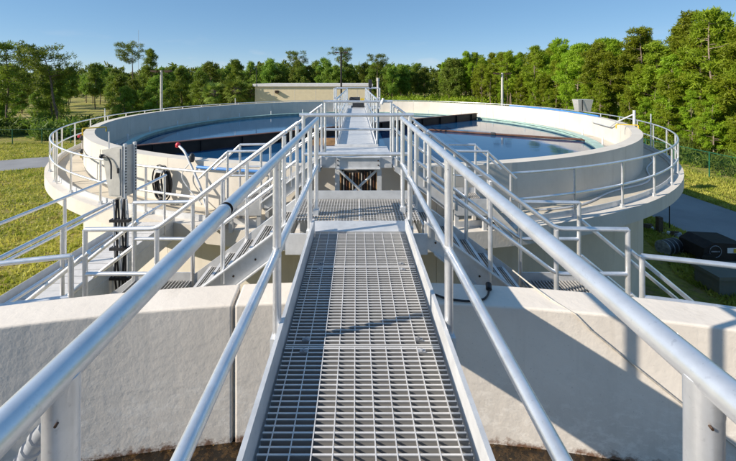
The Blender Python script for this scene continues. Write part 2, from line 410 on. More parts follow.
# ------------------------------------------------------------------ rails
PR = .0242
def straight_rail(name, label, X, y0, y1, zt, zm, posts, z0, mat='alu', group=None, joint=None, n=20, base=True, far=False):
    t = thing(name, label, 'handrail', (X, (y0 + y1) / 2, z0), group)
    if joint:
        link('top_rail', MB().tube([(X, y0, zt), (X, joint - .010, zt)], PR, n), mat, t)
        link('top_rail', MB().tube([(X, joint + .010, zt), (X, y1, zt)], PR, n), mat, t)
        link('expansion_joint', MB().tube([(X, joint - .03, zt), (X, joint + .03, zt)], PR * .86, n), 'black', t)
        for s_ in (-1, 1): link('joint_collar', MB().tube([(X, joint + s_ * .010, zt), (X, joint + s_ * .02, zt)], PR * 1.045, n), 'alu', t)
    else:
        link('top_rail', MB().tube([(X, y0, zt), (X, y1, zt)], PR, n), mat, t)
    link('mid_rail', MB().tube([(X, y0, zm), (X, y1, zm)], PR, n), mat, t)
    for y in posts:
        p = link('post', MB().tube([(X, y, z0 - (.12 if base else 0)), (X, y, zt - .012)], PR, n), mat, t)
        if not far:
            sub('saddle_collar', MB().tube([(X, y, zt - .052), (X, y, zt - .006)], PR * 1.03, n), 'alu', p, t)
            sub('mid_fitting', MB().tube([(X, y - .038, zm), (X, y + .038, zm)], PR * 1.05, n), 'alu', p, t)
            sub('weld_bead', MB().tube([(X, y, zm + PR * .9), (X, y, zm + PR * 1.2)], PR * 1.06, n).tube([(X, y, zm - PR * 1.2), (X, y, zm - PR * .9)], PR * 1.06, n), 'galv', p, t)
            sx = 1 if X < 0 else -1
            sub('rivet', MB().tube([(X + sx * PR * .45, y - PR * .85, zt - .060), (X + sx * PR * .50, y - PR * 1.10, zt - .060)], .0022, 8), 'fixture', p, t)
            sub('base_plate', MB().box(X - .03, X + .03, y - .045, y + .045, z0 - .03, z0 + .06).box(X - .034, X + .034, y - .02, y + .02, z0 + .015, z0 + .03), 'galv', p, t)
    return t
XL, XR = -.459, .536
ZT = CAMZ - .454; ZM = CAMZ - .99
straight_rail('handrail', 'silver pipe handrail on the left of the near grated walkway, with a black joint', XL, -2.6, 4.2, ZT, ZM, (-2.48, -.96, .56, 2.08, 3.54, 4.10), 0, joint=1.257)
straight_rail('handrail', 'silver pipe handrail on the right of the near grated walkway', XR, -2.6, 4.26, ZT, ZM, (-2.48, -.96, .556, 2.09, 3.62, 4.19), 0)

# near walkway bridge
wb = thing('walkway_bridge', 'grey metal walkway of open grating running straight away from the viewer', 'walkway', (.038, 1, 0))
def channel(x, s_, y0, y1, z0, z1, w=.05, t=.009):
    return MB().box(min(x, x + s_ * t), max(x, x + s_ * t), y0, y1, z0, z1).box(min(x, x + s_ * w), max(x, x + s_ * w), y0, y1, z1, z1 + t).box(min(x, x + s_ * w), max(x, x + s_ * w), y0, y1, z0 - t, z0)
TXL, TXR = -.419, .488
gx0, gx1 = TXL + .012, TXR - .012
for tx_, sg in ((TXL, 1), (TXR, -1)):
    link('toe_board', channel(tx_, -sg, -8.8, 3.62, -.12, .125, .022, .008), 'galv', wb)
    link('grating_ledge', MB().box(min(tx_ + sg * .001, tx_ + sg * .03), max(tx_ + sg * .001, tx_ + sg * .03), -8.8, 3.62, -.058, -.0495), 'galv', wb)
link('sun_stop_plate', MB().box(TXR + .010, TXR + .018, -8.8, 2.9, -.40, -.131), 'galv', wb)  # unseen plate added to stop sunlight passing through the grating onto the wall
for y in (-1, .33, 1.2, 2.07, 2.94):
    link('cross_beam', MB().box(TXL + .01, TXR - .01, y - .02, y + .02, -.11, -.0495), 'galv', wb)
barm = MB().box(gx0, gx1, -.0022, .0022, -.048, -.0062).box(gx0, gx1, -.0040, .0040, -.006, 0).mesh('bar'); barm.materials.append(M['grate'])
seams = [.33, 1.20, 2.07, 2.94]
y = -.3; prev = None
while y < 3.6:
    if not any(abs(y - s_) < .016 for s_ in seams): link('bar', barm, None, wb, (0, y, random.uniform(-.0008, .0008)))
    y += .0305
for s_ in seams:
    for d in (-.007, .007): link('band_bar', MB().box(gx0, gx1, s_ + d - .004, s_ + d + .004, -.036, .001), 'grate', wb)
ed = [-.3] + seams + [3.61]
for a, c in zip(ed[:-1], ed[1:]):
    for k in range(10):
        x = gx0 + .045 + k * (gx1 - gx0 - .09) / 9
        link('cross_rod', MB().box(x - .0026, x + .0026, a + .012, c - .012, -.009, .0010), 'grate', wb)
for s_ in seams:
    for x in (gx0 + .11, gx1 - .11):
        for d in (-.045, .045):
            link('grating_clip', MB().box(x - .022, x + .022, s_ + d - .012, s_ + d + .012, .001, .006).lathe((x, s_ + d, .006), [(.009, 0), (.009, .007), (.005, .009)], 8, False), 'junk', wb)
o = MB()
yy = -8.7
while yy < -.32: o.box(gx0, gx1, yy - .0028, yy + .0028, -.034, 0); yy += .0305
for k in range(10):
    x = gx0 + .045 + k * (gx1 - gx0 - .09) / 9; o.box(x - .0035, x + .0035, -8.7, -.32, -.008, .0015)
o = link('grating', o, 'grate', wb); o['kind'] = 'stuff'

# near landing
LY0, LY1, LX = 3.62, 4.70, .72
ld = thing('stair_landing', 'small grated landing with toe board and cross rail at the end of the near walkway', 'landing', (0, 4.2, 0))
link('kick_plate', MB().prism([(XL + .0, .004), (XR, .004), (XR, -.02), (XL, -.02)], LY0 + .004, 3.90), 'galv', ld)
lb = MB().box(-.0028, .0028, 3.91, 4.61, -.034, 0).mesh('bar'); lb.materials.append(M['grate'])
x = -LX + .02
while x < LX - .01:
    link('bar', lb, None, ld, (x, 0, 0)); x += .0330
yy = 3.95
while yy < 4.6:
    link('cross_rod', MB().box(-LX + .01, LX - .01, yy - .003, yy + .003, -.008, .0015), 'grate', ld); yy += .05
link('seam_bar', MB().box(.03, .042, 3.905, 4.61, -.03, .004), 'grate', ld)
link('toe_board', MB().box(-LX, LX, 4.62, 4.632, -.22, .105), 'galv', ld)
link('edge_beam', MB().box(-LX, LX, 3.64, 3.66, -.24, -.03), 'galv', ld)
for s_ in (-1, 1):
    link('edge_beam', MB().box(s_ * LX - .008, s_ * LX + .008, 3.9, 4.612, -.22, -.04), 'galv', ld)
    link('leg', MB().box(s_ * (LX - .06) - .05, s_ * (LX - .06) + .05, 4.52, 4.61, GZ, -.036), 'galv', ld)
    link('post', MB().tube([(s_ * .69, 4.67, -.1), (s_ * .69, 4.67, ZT - .01)], PR, 14), 'alu', ld)
link('top_rail', MB().tube([(-.74, 4.67, ZT), (.74, 4.67, ZT)], PR, 14), 'alu', ld)
link('mid_rail', MB().tube([(-.69, 4.67, ZM + .03), (.69, 4.67, ZM + .03)], PR, 14), 'alu', ld)

# ------------------------------------------------------------------ stairs
def staircase(label, s, X0, z0, X1, z1, X2, X3, z3, ya, yb, zr0, zr1, tail, near, to_ground=False):
    """s side; flight X0,z0 -> X1,z1; platform X1..X2; second flight X2 -> X3,z3"""
    t = thing('staircase', label, 'staircase', (s * (X0 + X3) / 2, (ya + yb) / 2, z3))
    def flight(xa, za, xb, zb, bars):
        n = max(1, round((za - zb) / .18)); dz = (za - zb) / n; dx = (xb - xa) / n
        for yy_ in (ya, yb):
            lo = [(s * xa, za + .03), (s * xb, zb + .06), (s * xb, zb - .06), (s * (xb - .14), zb - .08), (s * xa, za - .24)]
            if s < 0: lo = lo[::-1]
            st = link('stringer', MB().prism(lo, yy_ - .006, yy_ + .006), 'galv', t)
            dirv = Vector((s * (xb - xa), 0, zb - za)).normalized(); nn = Vector((-dirv.z * s, 0, abs(dirv.x)))
            for off, nm in ((.03, 'flange'), (-.225, 'flange')):
                c = Vector((s * (xa + xb) / 2, yy_ + (.03 if yy_ == yb else -.03) * 1.0, (za + zb) / 2 + off))
                ln = math.hypot(xb - xa, za - zb) / 2 - (.0 if off > 0 else .12)
                sub(nm, MB().obox(c, dirv * ln, (0, .035, 0), nn * .006), 'galv', st, t)
            for k in range(n):
                if near: sub('bolt', MB().tube([(s * (xa + dx * (k + .5)), yy_ - .012, za - dz * (k + 1) - .02), (s * (xa + dx * (k + .5)), yy_ - .007, za - dz * (k + 1) - .02)], .012, 6), 'fixture', st, t)
        for k in range(n - 1):
            zt_ = za - dz * (k + 1); xm = xa + dx * (k + .5)
            x_a, x_b = xm - .13, xm + .13
            mb = MB()
            mb.box(min(s * x_a, s * (x_a + .008)), max(s * x_a, s * (x_a + .008)), ya + .008, yb - .008, zt_ - .04, zt_)
            mb.box(min(s * (x_b - .035), s * x_b), max(s * (x_b - .035), s * x_b), ya + .008, yb - .008, zt_ - .04, zt_ + .002)
            mb.box(min(s * x_a, s * x_b), max(s * x_a, s * x_b), ya + .008, ya + .014, zt_ - .07, zt_ - .001)
            mb.box(min(s * x_a, s * x_b), max(s * x_a, s * x_b), yb - .014, yb - .008, zt_ - .07, zt_ - .001)
            tr = link('tread', mb, 'grate', t)
            if bars:
                xx = x_a + .03
                while xx < x_b - .045:
                    sub('bar', MB().box(s * xx - .003, s * xx + .003, ya + .015, yb - .015, zt_ - .032, zt_ - .001), 'grate', tr, t); xx += .03
            else:
                sub('tread_plate', MB().box(min(s * x_a, s * x_b), max(s * x_a, s * x_b), ya + .02, yb - .02, zt_ - .03, zt_ - .004), 'grate', tr, t)
    flight(X0, z0, X1, z1, near)
    # platform
    a_, b_ = sorted((s * X1, s * X2))
    for yy_ in (ya, yb): link('platform_beam', MB().box(a_, b_, yy_ - .006, yy_ + .006, z1 - .22, z1 + .10), 'galv', t)
    nb = max(8, int((b_ - a_) / .04))
    bm = MB().box(-.003, .003, ya + .01, yb - .01, z1 - .035, z1).mesh('bar'); bm.materials.append(M['grate'])
    for k in range(nb): link('bar', bm, None, t, (a_ + (k + .5) * (b_ - a_) / nb, 0, 0))
    for xx in (a_ + .05, b_ - .05):
        for yy_ in (ya + .05, yb - .05):
            link('leg', MB().box(xx - .035, xx + .035, yy_ - .035, yy_ + .035, (GZ if near else -1.45), z1 - .036), 'galv', t)
    flight(X2, z1, X3, z3, near and not to_ground)
    # rails on both sides
    sl_ = (zr0 - zr1) / (X1 - X0)
    for yy_ in (ya, yb):
        pts = [(s * (X0 + .03), yy_, zr0), (s * X1, yy_, zr1), (s * X2, yy_, zr1 - .01)]
        link('top_rail', MB().tube(pts, PR, 12, fillet=.08), 'alu', t)
        link('mid_rail', MB().tube([(s * (X0 + .03), yy_, zr0 - .48), (s * X1, yy_, zr1 - .48), (s * X2, yy_, zr1 - .48)], PR * .9, 12, fillet=.08), 'alu', t)
        for xx in (X0 + .05, (X0 + X1) / 2, X1, X2):
            zt_ = zr0 - sl_ * (min(xx, X1) - X0)
            zb_ = z0 + (z1 - z0) * (min(max(xx, X0), X1) - X0) / (X1 - X0) - .1
            link('post', MB().tube([(s * xx, yy_, zb_), (s * xx, yy_, zt_ - .01)], PR, 12), 'alu', t)
        for k, q in enumerate(tail):
            link('lower_rail', MB().tube([(s * x_, yy_, z_) for x_, z_ in q], PR, 12, fillet=.08), 'alu', t)
    return t
staircase('metal stairs going down to the left from the near walkway landing', -1, LX, 0, 2.12, -1.06, 2.88, 3.40, -1.44, 3.82, 4.66, .98, -.05,
          [[(2.84, -.30), (3.52, -.84)], [(2.88, -.62), (3.4, -1.02)]], True)
staircase('metal stairs going down to the right from the near walkway landing towards the ground', 1, LX, 0, 2.12, -1.06, 2.88, 8.6, GZ, 3.82, 4.66, .98, -.05,
          [[(2.90, -.28), (8.3, -4.75)], [(2.90, -.74), (8.3, -5.2)]], True, True)

# far landing + stairs
FY0, FY1 = 7.15, 8.30
fl = thing('stair_landing', 'raised landing on a cross-braced frame where the far bridge begins', 'landing', (0, 7.7, -1.45))
link('deck_plate', MB().box(-.70, .70, FY0, FY1, -.02, 0), 'galv', fl)
link('fascia_beam', MB().box(-.40, .47, FY0 - .02, FY0 - .002, -.23, -.005).box(-.40, .47, FY0 - .06, FY0 - .021, -.012, .004).box(-.40, .47, FY0 - .06, FY0 - .021, -.235, -.222), 'galv', fl)
for xx in (-.37, -.37, .43):
    for zz in (-.07, -.16): link('bolt', MB().tube([(xx, FY0 - .034, zz), (xx, FY0 - .021, zz)], .014, 6), 'fixture', fl)
for s_ in (-1, 1):
    link('side_beam', MB().box(min(s_ * .42, s_ * .70), max(s_ * .42, s_ * .70), FY0 + .004, FY0 + .016, -.22, -.021), 'galv', fl)
    xx = -.385 if s_ < 0 else .455
    link('leg', MB().box(xx - .045, xx + .045, FY0 + .02, FY0 + .11, -1.45, -.022), 'galv', fl)
    link('post', MB().tube([(s_ * .66 + .03, FY0 + .06, -.05), (s_ * .66 + .03, FY0 + .06, ZT)], PR, 12), 'alu', fl)
link('brace', MB().tube([(-.36, FY0 + .035, -.26), (.43, FY0 + .035, -1.0)], .026, 8), 'galv', fl)
link('brace', MB().tube([(.43, FY0 + .075, -.26), (-.36, FY0 + .075, -1.0)], .026, 8), 'galv', fl)
link('top_rail', MB().tube([(-.66, FY0 + .06, ZT + .02), (.72, FY0 + .06, ZT + .02)], PR, 12), 'alu', fl)
link('mid_rail', MB().tube([(-.63, FY0 + .06, ZM), (.69, FY0 + .06, ZM)], PR, 12), 'alu', fl)
link('rail_clamp', MB().tube([(.50, FY0 + .03, ZT - .03), (.54, FY0 + .05, ZT + .08)], .03, 8), 'galv', fl)
staircase('metal stairs going down to the left from the far bridge landing onto the ring walkway', -1, .70, 0, 1.85, -.88, 2.50, 3.06, -1.45, 6.98, 7.72, 1.0, .15, [[(2.50, .13), (3.05, -.38)], [(2.50, -.30), (3.05, -.80)]], False)
staircase('metal stairs going down to the right from the far bridge landing onto the ring walkway', 1, .74, 0, 1.90, -.88, 2.55, 3.10, -1.45, 6.98, 7.72, 1.0, .15, [[(2.55, .13), (3.10, -.38)], [(2.55, -.30), (3.10, -.80)]], False)

gr = thing('outlet_grille', 'rust-streaked outlet grille in the far tank wall behind the cross-braced frame', 'grille', (.04, 7.78, -1.45))
link('recess', MB().box(-.36, .44, 7.755, 7.80, -1.30, -.42), 'motor', gr)
for k in range(13):
    x = -.34 + k * .064; link('bar', MB().box(x - .012, x + .012, 7.72, 7.754, -1.30, -.42 - random.uniform(0, .06)), ('tan', 'pole', 'rust')[k % 3], gr)

# far bridge
fb = thing('walkway_bridge', 'narrow plated bridge between white railings out to the middle of the far tank', 'bridge', (0, 14, 0))
yy = FY1 + .01
while yy < 19.2:
    link('deck_plate', MB().box(-.44, .44, yy, yy + .985, -.025, random.uniform(-.002, .002)), 'galv', fb); yy += 1.0
for s_ in (-1, 1):
    link('girder', channel(s_ * .47, -s_, FY1, 19.3, -.40, -.03, .08, .012), 'galv', fb)
    link('toe_board', MB().box(s_ * .45 - .005, s_ * .45 + .005, FY1, 19.3, 0.002, .12), 'galv', fb)
link('threshold', MB().box(-.5, .5, FY1 - .02, FY1 + .008, .003, .05), 'galv', fb)
pst = [FY1 + .1 + k * 1.53 for k in range(8)]
straight_rail('handrail', 'white-looking pipe railing on the left of the far bridge', -.475, FY1 + .05, 19.1, ZT, ZM, pst, 0, far=True, n=10)
straight_rail('handrail', 'white-looking pipe railing on the right of the far bridge', .475, FY1 + .05, 19.1, ZT, ZM, pst, 0, far=True, n=10)
cp = thing('drive_platform', 'small railed platform with machinery at the middle of the far tank', 'platform', (0, 20.2, -1.5))
link('deck_plate', MB().box(-1.25, 1.3, 19.25, 21.6, -.03, 0), 'galv', cp)
link('center_column', MB().lathe((.1, 20.4, -1.6), [(.55, 0), (.55, 1.35), (.9, 1.4), (.9, 1.55)], 20, False), 'motor', cp)
for xx in (-1.2, 1.25):
    link('top_rail', MB().tube([(xx, 19.3, ZT), (xx, 21.55, ZT)], PR, 8), 'alu', cp)
    link('mid_rail', MB().tube([(xx, 19.3, ZM), (xx, 21.55, ZM)], PR, 8), 'alu', cp)
    for y_ in (19.3, 20.4, 21.55): link('post', MB().tube([(xx, y_, -.02), (xx, y_, ZT + .02)], PR * 1.3, 8), 'alu', cp)
for a_, c_ in ((-1.2, -.475), (.475, 1.25)):
    link('top_rail', MB().tube([(a_, 19.3, ZT), (c_, 19.3, ZT)], PR, 8), 'alu', cp)
    link('mid_rail', MB().tube([(a_, 19.3, ZM), (c_, 19.3, ZM)], PR, 8), 'alu', cp)
link('top_rail', MB().tube([(-1.2, 21.55, ZT), (1.25, 21.55, ZT)], PR, 8), 'alu', cp)
du = thing('drive_unit', 'dark motor and gearbox on the platform in the middle of the far tank', 'motor', (.1, 20.3, 0))
link('gearbox', MB().box(-.22, .42, 20.0, 20.6, .002, .28).box(-.30, .50, 19.95, 20.65, .002, .05), 'motor', du)
link('motor', MB().tube([(-.35, 20.2, .42), (.20, 20.2, .42)], .15, 14).tube([(-.40, 20.2, .42), (-.35, 20.2, .42)], .12, 14), 'motor', du)
link('guard', MB().box(.22, .42, 20.05, 20.2, .29, .50), 'yellow', du)
ps = tag(link('control_post', MB().box(.72, .84, 20.4, 20.52, .003, 1.15).box(.68, .88, 20.36, 20.56, 1.15, 1.55), 'motor'), 'dark control post standing right of the machinery on the tank centre platform', 'control post')
wp = tag(link('vent_pipe', MB().tube([(1.2, 20.1, -1.5), (1.2, 20.1, 1.62)], .06, 12).tube([(1.2, 20.1, 1.45), (1.2, 20.1, 1.64)], .085, 12), 'pole'), 'white upright pipe just right of the tank centre platform', 'pipe')

# skimmer beam, arm, trough
dv = Vector((9.25, 7.1, 0)).normalized(); nv = Vector((-dv.y, dv.x, 0)); c0 = Vector((C2[0], C2[1], 0))
sb = thing('skimmer_beam', 'long black beam spanning the far tank under the bridge', 'beam', (C2[0], C2[1], -1.5))
for sg, ln in ((-1, 11.0), (1, 11.0)):
    pc = c0 + dv * sg * (ln / 2 + .3); pc.z = -1.24
    link('beam_web', MB().obox(pc, dv * (ln / 2 - .3), nv * .04, (0, 0, .26)), 'beam', sb)
    pc2 = pc.copy(); pc2.z = -.96
    link('beam_flange', MB().obox(pc2, dv * (ln / 2 - .3), nv * .12, (0, 0, .018)), 'rust', sb)
    for k in range(6):
        q = c0 + dv * sg * (1.5 + k * 1.75); q.z = -1.24
        link('stiffener', MB().obox(q - nv * .08, dv * .012, nv * .06, (0, 0, .24)), 'beam', sb)
sa = thing('skimmer_arm', 'thin rust brown pipe lying across the water right of the far bridge', 'pipe', (7.5, 19.3, -1.45))
link('arm_pipe', MB().tube([(3.6, 21.3, -1.37), (7.3, 19.3, -1.37)], .055, 10), 'rust', sa)
link('arm_pipe', MB().tube([(7.32, 19.29, -1.37), (11.1, 17.25, -1.35)], .055, 10), 'rust', sa)
link('arm_sleeve', MB().tube([(7.22, 19.345, -1.37), (7.42, 19.235, -1.37)], .085, 10), 'motor', sa)
st = thing('scum_trough', 'tan trough at the water left of the far bridge', 'trough', (-1.3, 16.5, -1.5))
link('trough_side', MB().box(-2.0, -.55, 16.2, 16.26, -1.6, -1.18), 'tan', st)
link('trough_side', MB().box(-2.0, -.55, 16.75, 16.8, -1.6, -1.18), 'tan', st)
link('trough_floor', MB().box(-2.0, -.55, 16.26, 16.75, -1.6, -1.5), 'tan', st)

# ------------------------------------------------------------------ ring rails
def ring_rail(name, label, C, r, a0, a1, zt, zm, zb, step, mat='alu', tall=()):
    t = thing(name, label, 'handrail', (C[0], C[1], zb))
    n = max(4, int(abs(a1 - a0) / R(1.5)))
    P_ = lambda a, z: (C[0] + r * math.cos(a), C[1] + r * math.sin(a), z)
    for z, nm in ((zt, 'top_rail'), (zm, 'mid_rail')):
        link(nm, MB().tube([P_(a0 + (a1 - a0) * i / n, z) for i in range(n + 1)], PR * 1.1, 10), mat, t)
    k = max(1, round(abs(a1 - a0) / step))
    pm = MB().tube([(0, 0, zb - .08), (0, 0, zt)], PR * 1.1, 10).mesh('post'); pm.materials.append(M[mat])
    bm = MB().box(-.05, .05, -.05, .05, zb, zb + .012).box(-.03, .03, -.03, .03, zb + .012, zb + .07).mesh('post_shoe'); bm.materials.append(M['galv'])
    for i in range(k + 1):
        a = a0 + (a1 - a0) * i / k; q = P_(a, 0)
        p = link('post', pm, None, t, (q[0], q[1], 0))
        so_ = bpy.data.objects.new('post_shoe', bm); col.objects.link(so_); so_.parent = p
        if i in tall: link('tall_stanchion', MB().tube([P_(a + .02, zb), P_(a + .02, zt + .42)], PR, 8), mat, t)
    return t
ang = lambda x, y, C: math.atan2(y - C[1], x - C[0])
aL = math.asin(-3.05 / 13.28); aRr = math.asin((3.1 - .24) / 13.28)
ring_rail('handrail', 'white-looking guard rail around the outer edge of the far tank ring walkway', C2, 13.28, R(-90) + aRr, R(270) - math.asin(3.29 / 13.28), -.35, -.88, -1.40, R(6.9), tall=(8, 16, 24, 31, 38, 44))
ring_rail('handrail', 'guard rail beyond the near tank rim at the right edge of the view', C1, 13.1, R(90) - math.asin(2.98 / 13.1), R(12), -.31, -.74, -1.40, R(7.6))
ring_rail('handrail', 'guard rail beyond the near tank rim at the left edge of the view', C1, 13.1, R(90) + math.asin(2.98 / 13.1), R(168), -.31, -.74, -1.40, R(7.6))

# ------------------------------------------------------------------ gangway left
gw = thing('gangway', 'sloping-looking metal gangway with toe plates joining both tanks on the left', 'walkway', (-4.2, 5.6, -1.45))
pm = MB().box(-4.62, -3.80, -.09, .09, -1.45, -1.42).mesh('plank'); pm.materials.append(M['grate'])
yy = 3.62
while yy < 7.45:
    link('plank', pm, None, gw, (0, yy, random.uniform(-.002, .002))); yy += .188
for s_, xx in ((1, -4.66), (-1, -3.76)):
    link('girder', channel(xx, s_, 3.5, 7.5, -1.75, -1.48, .07, .01), 'galv', gw)
    link('toe_plate', MB().box(xx - .004, xx + .004, 3.5, 7.45, -1.46, -1.30), 'galv', gw)
    link('top_rail', MB().tube([(xx, 3.4 if s_ < 0 else 3.2, -.35), (xx, 7.1, -.35)], PR, 12), 'alu', gw)
    link('mid_rail', MB().tube([(xx, 3.4, -.88), (xx, 7.1, -.88)], PR, 12), 'alu', gw)
    for y_ in (3.45, 4.6, 5.75, 7.05): link('post', MB().tube([(xx, y_, -1.5), (xx, y_, -.36)], PR, 12), 'alu', gw)

# cabinet on struts beside the gangway
cb = thing('control_cabinet', 'grey trapezoid control cabinet on slotted struts beside the left gangway', 'cabinet', (-3.75, 5.72, -1.42))
x0, x1, yc0, yc1 = -4.03, -3.62, 5.62, 5.95
cbm = MB()
cbm.add([(-3.86, yc0, -.30), (-3.62, yc0, -.30), (-3.62, yc0 + .26, -.30), (-3.86, yc0 + .26, -.30), (-4.00, yc0, .42), (-3.62, yc0, .50), (-3.62, yc0 + .26, .50), (-4.00, yc0 + .26, .42)],
        [(0, 3, 2, 1), (4, 5, 6, 7), (0, 1, 5, 4), (1, 2, 6, 5), (2, 3, 7, 6), (3, 0, 4, 7)])
link('housing', cbm, 'cab', cb)
link('door', MB().add([(-3.85, yc0 - .012, -.27), (-3.65, yc0 - .012, -.27), (-3.65, yc0 - .012, .46), (-3.97, yc0 - .012, .39), (-3.85, yc0 - .002, -.27), (-3.65, yc0 - .002, -.27), (-3.65, yc0 - .002, .46), (-3.97, yc0 - .002, .39)],
        [(0, 1, 2, 3), (4, 7, 6, 5), (0, 4, 5, 1), (1, 5, 6, 2), (2, 6, 7, 3), (3, 7, 4, 0)]), 'cab', cb)
link('latch', MB().box(-3.685, -3.665, yc0 - .03, yc0 - .0125, .08, .16), 'motor', cb)
for yy_ in (yc0 + .035, yc0 + .225):
    s1 = link('strut', MB().box(-3.618, -3.585, yy_ - .022, yy_ + .022, -1.75, .53), 'galv', cb)
    sub('dark_gap_strip', MB().box(-3.6185, -3.612, yy_ + .024, yy_ + .05, -.28, .48), 'black', s1, cb)  # black strip standing in for the dark shaded gap beside the strut
    for k in range(16): sub('slot', MB().box(-3.5849, -3.581, yy_ - .009, yy_ + .009, -.24 + k * .046, -.215 + k * .046), 'black', s1, cb)
link('antenna', MB().tube([(-3.97, yc0 + .1, .40), (-3.97, yc0 + .1, .70)], .010, 8), 'alu', cb)
link('cable_gland', MB().lathe((-3.97, yc0 - .03, .30), [(.02, 0), (.035, .02), (.03, .06)], 10), 'black', cb)
link('cable', MB().tube([(-3.95, yc0 - .03, .33), (-3.85, yc0 - .05, .34), (-3.77, yc0 - .05, .24), (-3.74, yc0 - .08, 0)], .012, 8, fillet=.06), 'motor', cb)
cb.rotation_euler.z = R(-12)
cd = thing('conduit_bundle', 'bundle of black cables hanging below the grey control cabinet', 'cables', (-3.6, 5.6, -2))
for k in range(7):
    x = -3.72 + k * .035; pts = []
    for j in range(12):
        z = -.30 - j * .14
        pts.append((x + .010 * math.sin(j * 1.1 + k * 2), yc0 - .10 - .015 * math.cos(j * .7 + k), z))
    link('cable', MB().tube(pts, .014, 7), 'black' if k % 3 else 'galv', cd)
for z in (-.62, -1.05, -1.5): link('strap', MB().box(-3.76, -3.46, yc0 - .15, yc0 - .062, z - .02, z + .02), 'black', cd)

# ------------------------------------------------------------------ fittings on the far tank
def wpt(a, r, z, C=C2): return (C[0] + r * math.sin(a), C[1] - r * math.cos(a), z)   # angle from the front, + to the right
hc = thing('hose_coil', 'coiled black hose hanging on the front left of the far tank wall', 'hose', wpt(R(-22), 12.5, -1.4))
hv = Vector(wpt(R(-22.5), 12.55, -.92)); tx = Vector((math.cos(R(-22.5)), math.sin(R(-22.5)), 0)); on = Vector((math.sin(R(-22.5)), -math.cos(R(-22.5)), 0))
for k in range(8):
    pts = []
    r_ = .17 + .02 * (k % 4); dx = random.uniform(-.03, .03); dz = random.uniform(-.04, .04)
    for j in range(25):
        a = 2 * PI * j / 24
        pts.append(hv + tx * (r_ * math.cos(a) + dx) + Vector((0, 0, r_ * 1.75 * math.sin(a) + dz)) + on * (.02 * k + .01 * math.sin(3 * a)))
    link('hose_loop', MB().tube(pts, .018, 7, cap=False), 'black', hc)
link('hanger', MB().obox(hv + Vector((0, 0, .30)) + on * .07, tx * .12, on * .14, (0, 0, .02)), 'galv', hc)
hs = thing('hose_station', 'grey washdown pipe with a red nozzle on the far tank rim left of the stairs', 'pipe', wpt(R(-20), 12.5, -1.4))
link('riser', MB().tube([wpt(R(-16), 12.75, -1.45), wpt(R(-17.5), 12.6, -.9), wpt(R(-20), 12.5, -.15), wpt(R(-21), 12.45, -.05)], .028, 10, fillet=.1), 'galv', hs)
q = wpt(R(-21.2), 12.45, -.06)
link('nozzle', MB().lathe((q[0], q[1], q[2] - .03), [(.03, 0), (.055, .02), (.055, .09), (.03, .12)], 12), 'red', hs)
link('valve', MB().lathe(wpt(R(-19), 12.5, -.38), [(.04, 0), (.06, .05), (.06, .15), (.03, .2)], 10), 'motor', hs)
link('drop_hose', MB().tube([wpt(R(-19), 12.5, -.35), wpt(R(-20.5), 12.55, -.7), wpt(R(-19), 12.55, -1.05), wpt(R(-17.3), 12.6, -1.3)], .014, 7, fillet=.2), 'galv', hs)
pts = [wpt(R(a), 12.46, -.50) for a in np.linspace(-18.5, -11, 8)]
bp = tag(link('blue_pipe', MB().tube(pts, .035, 10), 'blue'), 'short blue pipe along the outer face of the far tank left of the stairs', 'pipe')
pts = [wpt(R(a), 12.22, -.37 + .045) for a in np.linspace(81, 118, 30)]
bp2 = tag(link('blue_pipe', MB().tube(pts, .045, 10), 'blue'), 'blue pipe lying along the right rim of the far tank', 'pipe')
for sg, nm in ((-1, 'left'), (1, 'right')):
    a = R(sg * 62) if sg > 0 else R(-57)
    vt = thing('sampling_valve', f'yellow pipe over the {nm} rim of the far tank with black valves below it', 'valve', wpt(a, 12.3, -1.4))
    link('over_rim_pipe', MB().tube([wpt(a, RO + .06, -.55), wpt(a, RO + .06, -.28), wpt(a, RI - .35, -.28), wpt(a, RI - .35, -.45)], .022, 10, fillet=.05), 'yellow', vt)
    link('valve', MB().lathe(wpt(a, RO + .07, -.72), [(.05, 0), (.09, .04), (.09, .14), (.05, .18)], 12), 'motor', vt)
    link('valve_handle', MB().lathe(wpt(a, RO + .16, -.62), [(.03, 0), (.05, .02), (.05, .08), (.03, .1)], 10), 'red', vt)
    link('down_pipe', MB().tube([wpt(a, RO + .06, -.72), wpt(a, RO + .06, -1.44)], .03, 10), 'slab_edge', vt)
    link('valve', MB().lathe(wpt(a, RO + .07, -1.20), [(.05, 0), (.08, .04), (.08, .12), (.05, .16)], 12), 'motor', vt)
    link('tail_pipe', MB().tube([wpt(a, RO + .10, -1.36), wpt(a, RO + .10, -1.21)], .036, 10), 'yellow', vt)
rp = tag(link('rim_post', MB().tube([wpt(R(66), 12.5, -1.45), wpt(R(66), 12.5, .25)], .055, 10).tube([wpt(R(66), 12.5, .1), wpt(R(68), 12.0, -.3), wpt(R(72), 11.98, -.62), wpt(R(82), 11.98, -.62)], .03, 8, fillet=.1), 'galv'), 'grey post and pipe at the right-hand rim of the far tank', 'post')
# right-hand hose on the ring deck
hp = tag(link('deck_hose', MB().tube([wpt(R(a), 12.62 + .12 * math.sin(a * .35), -1.43) for a in np.linspace(18, 60, 40)], .025, 8), 'galv'), 'pale hose lying along the shaded right side of the ring walkway', 'hose')
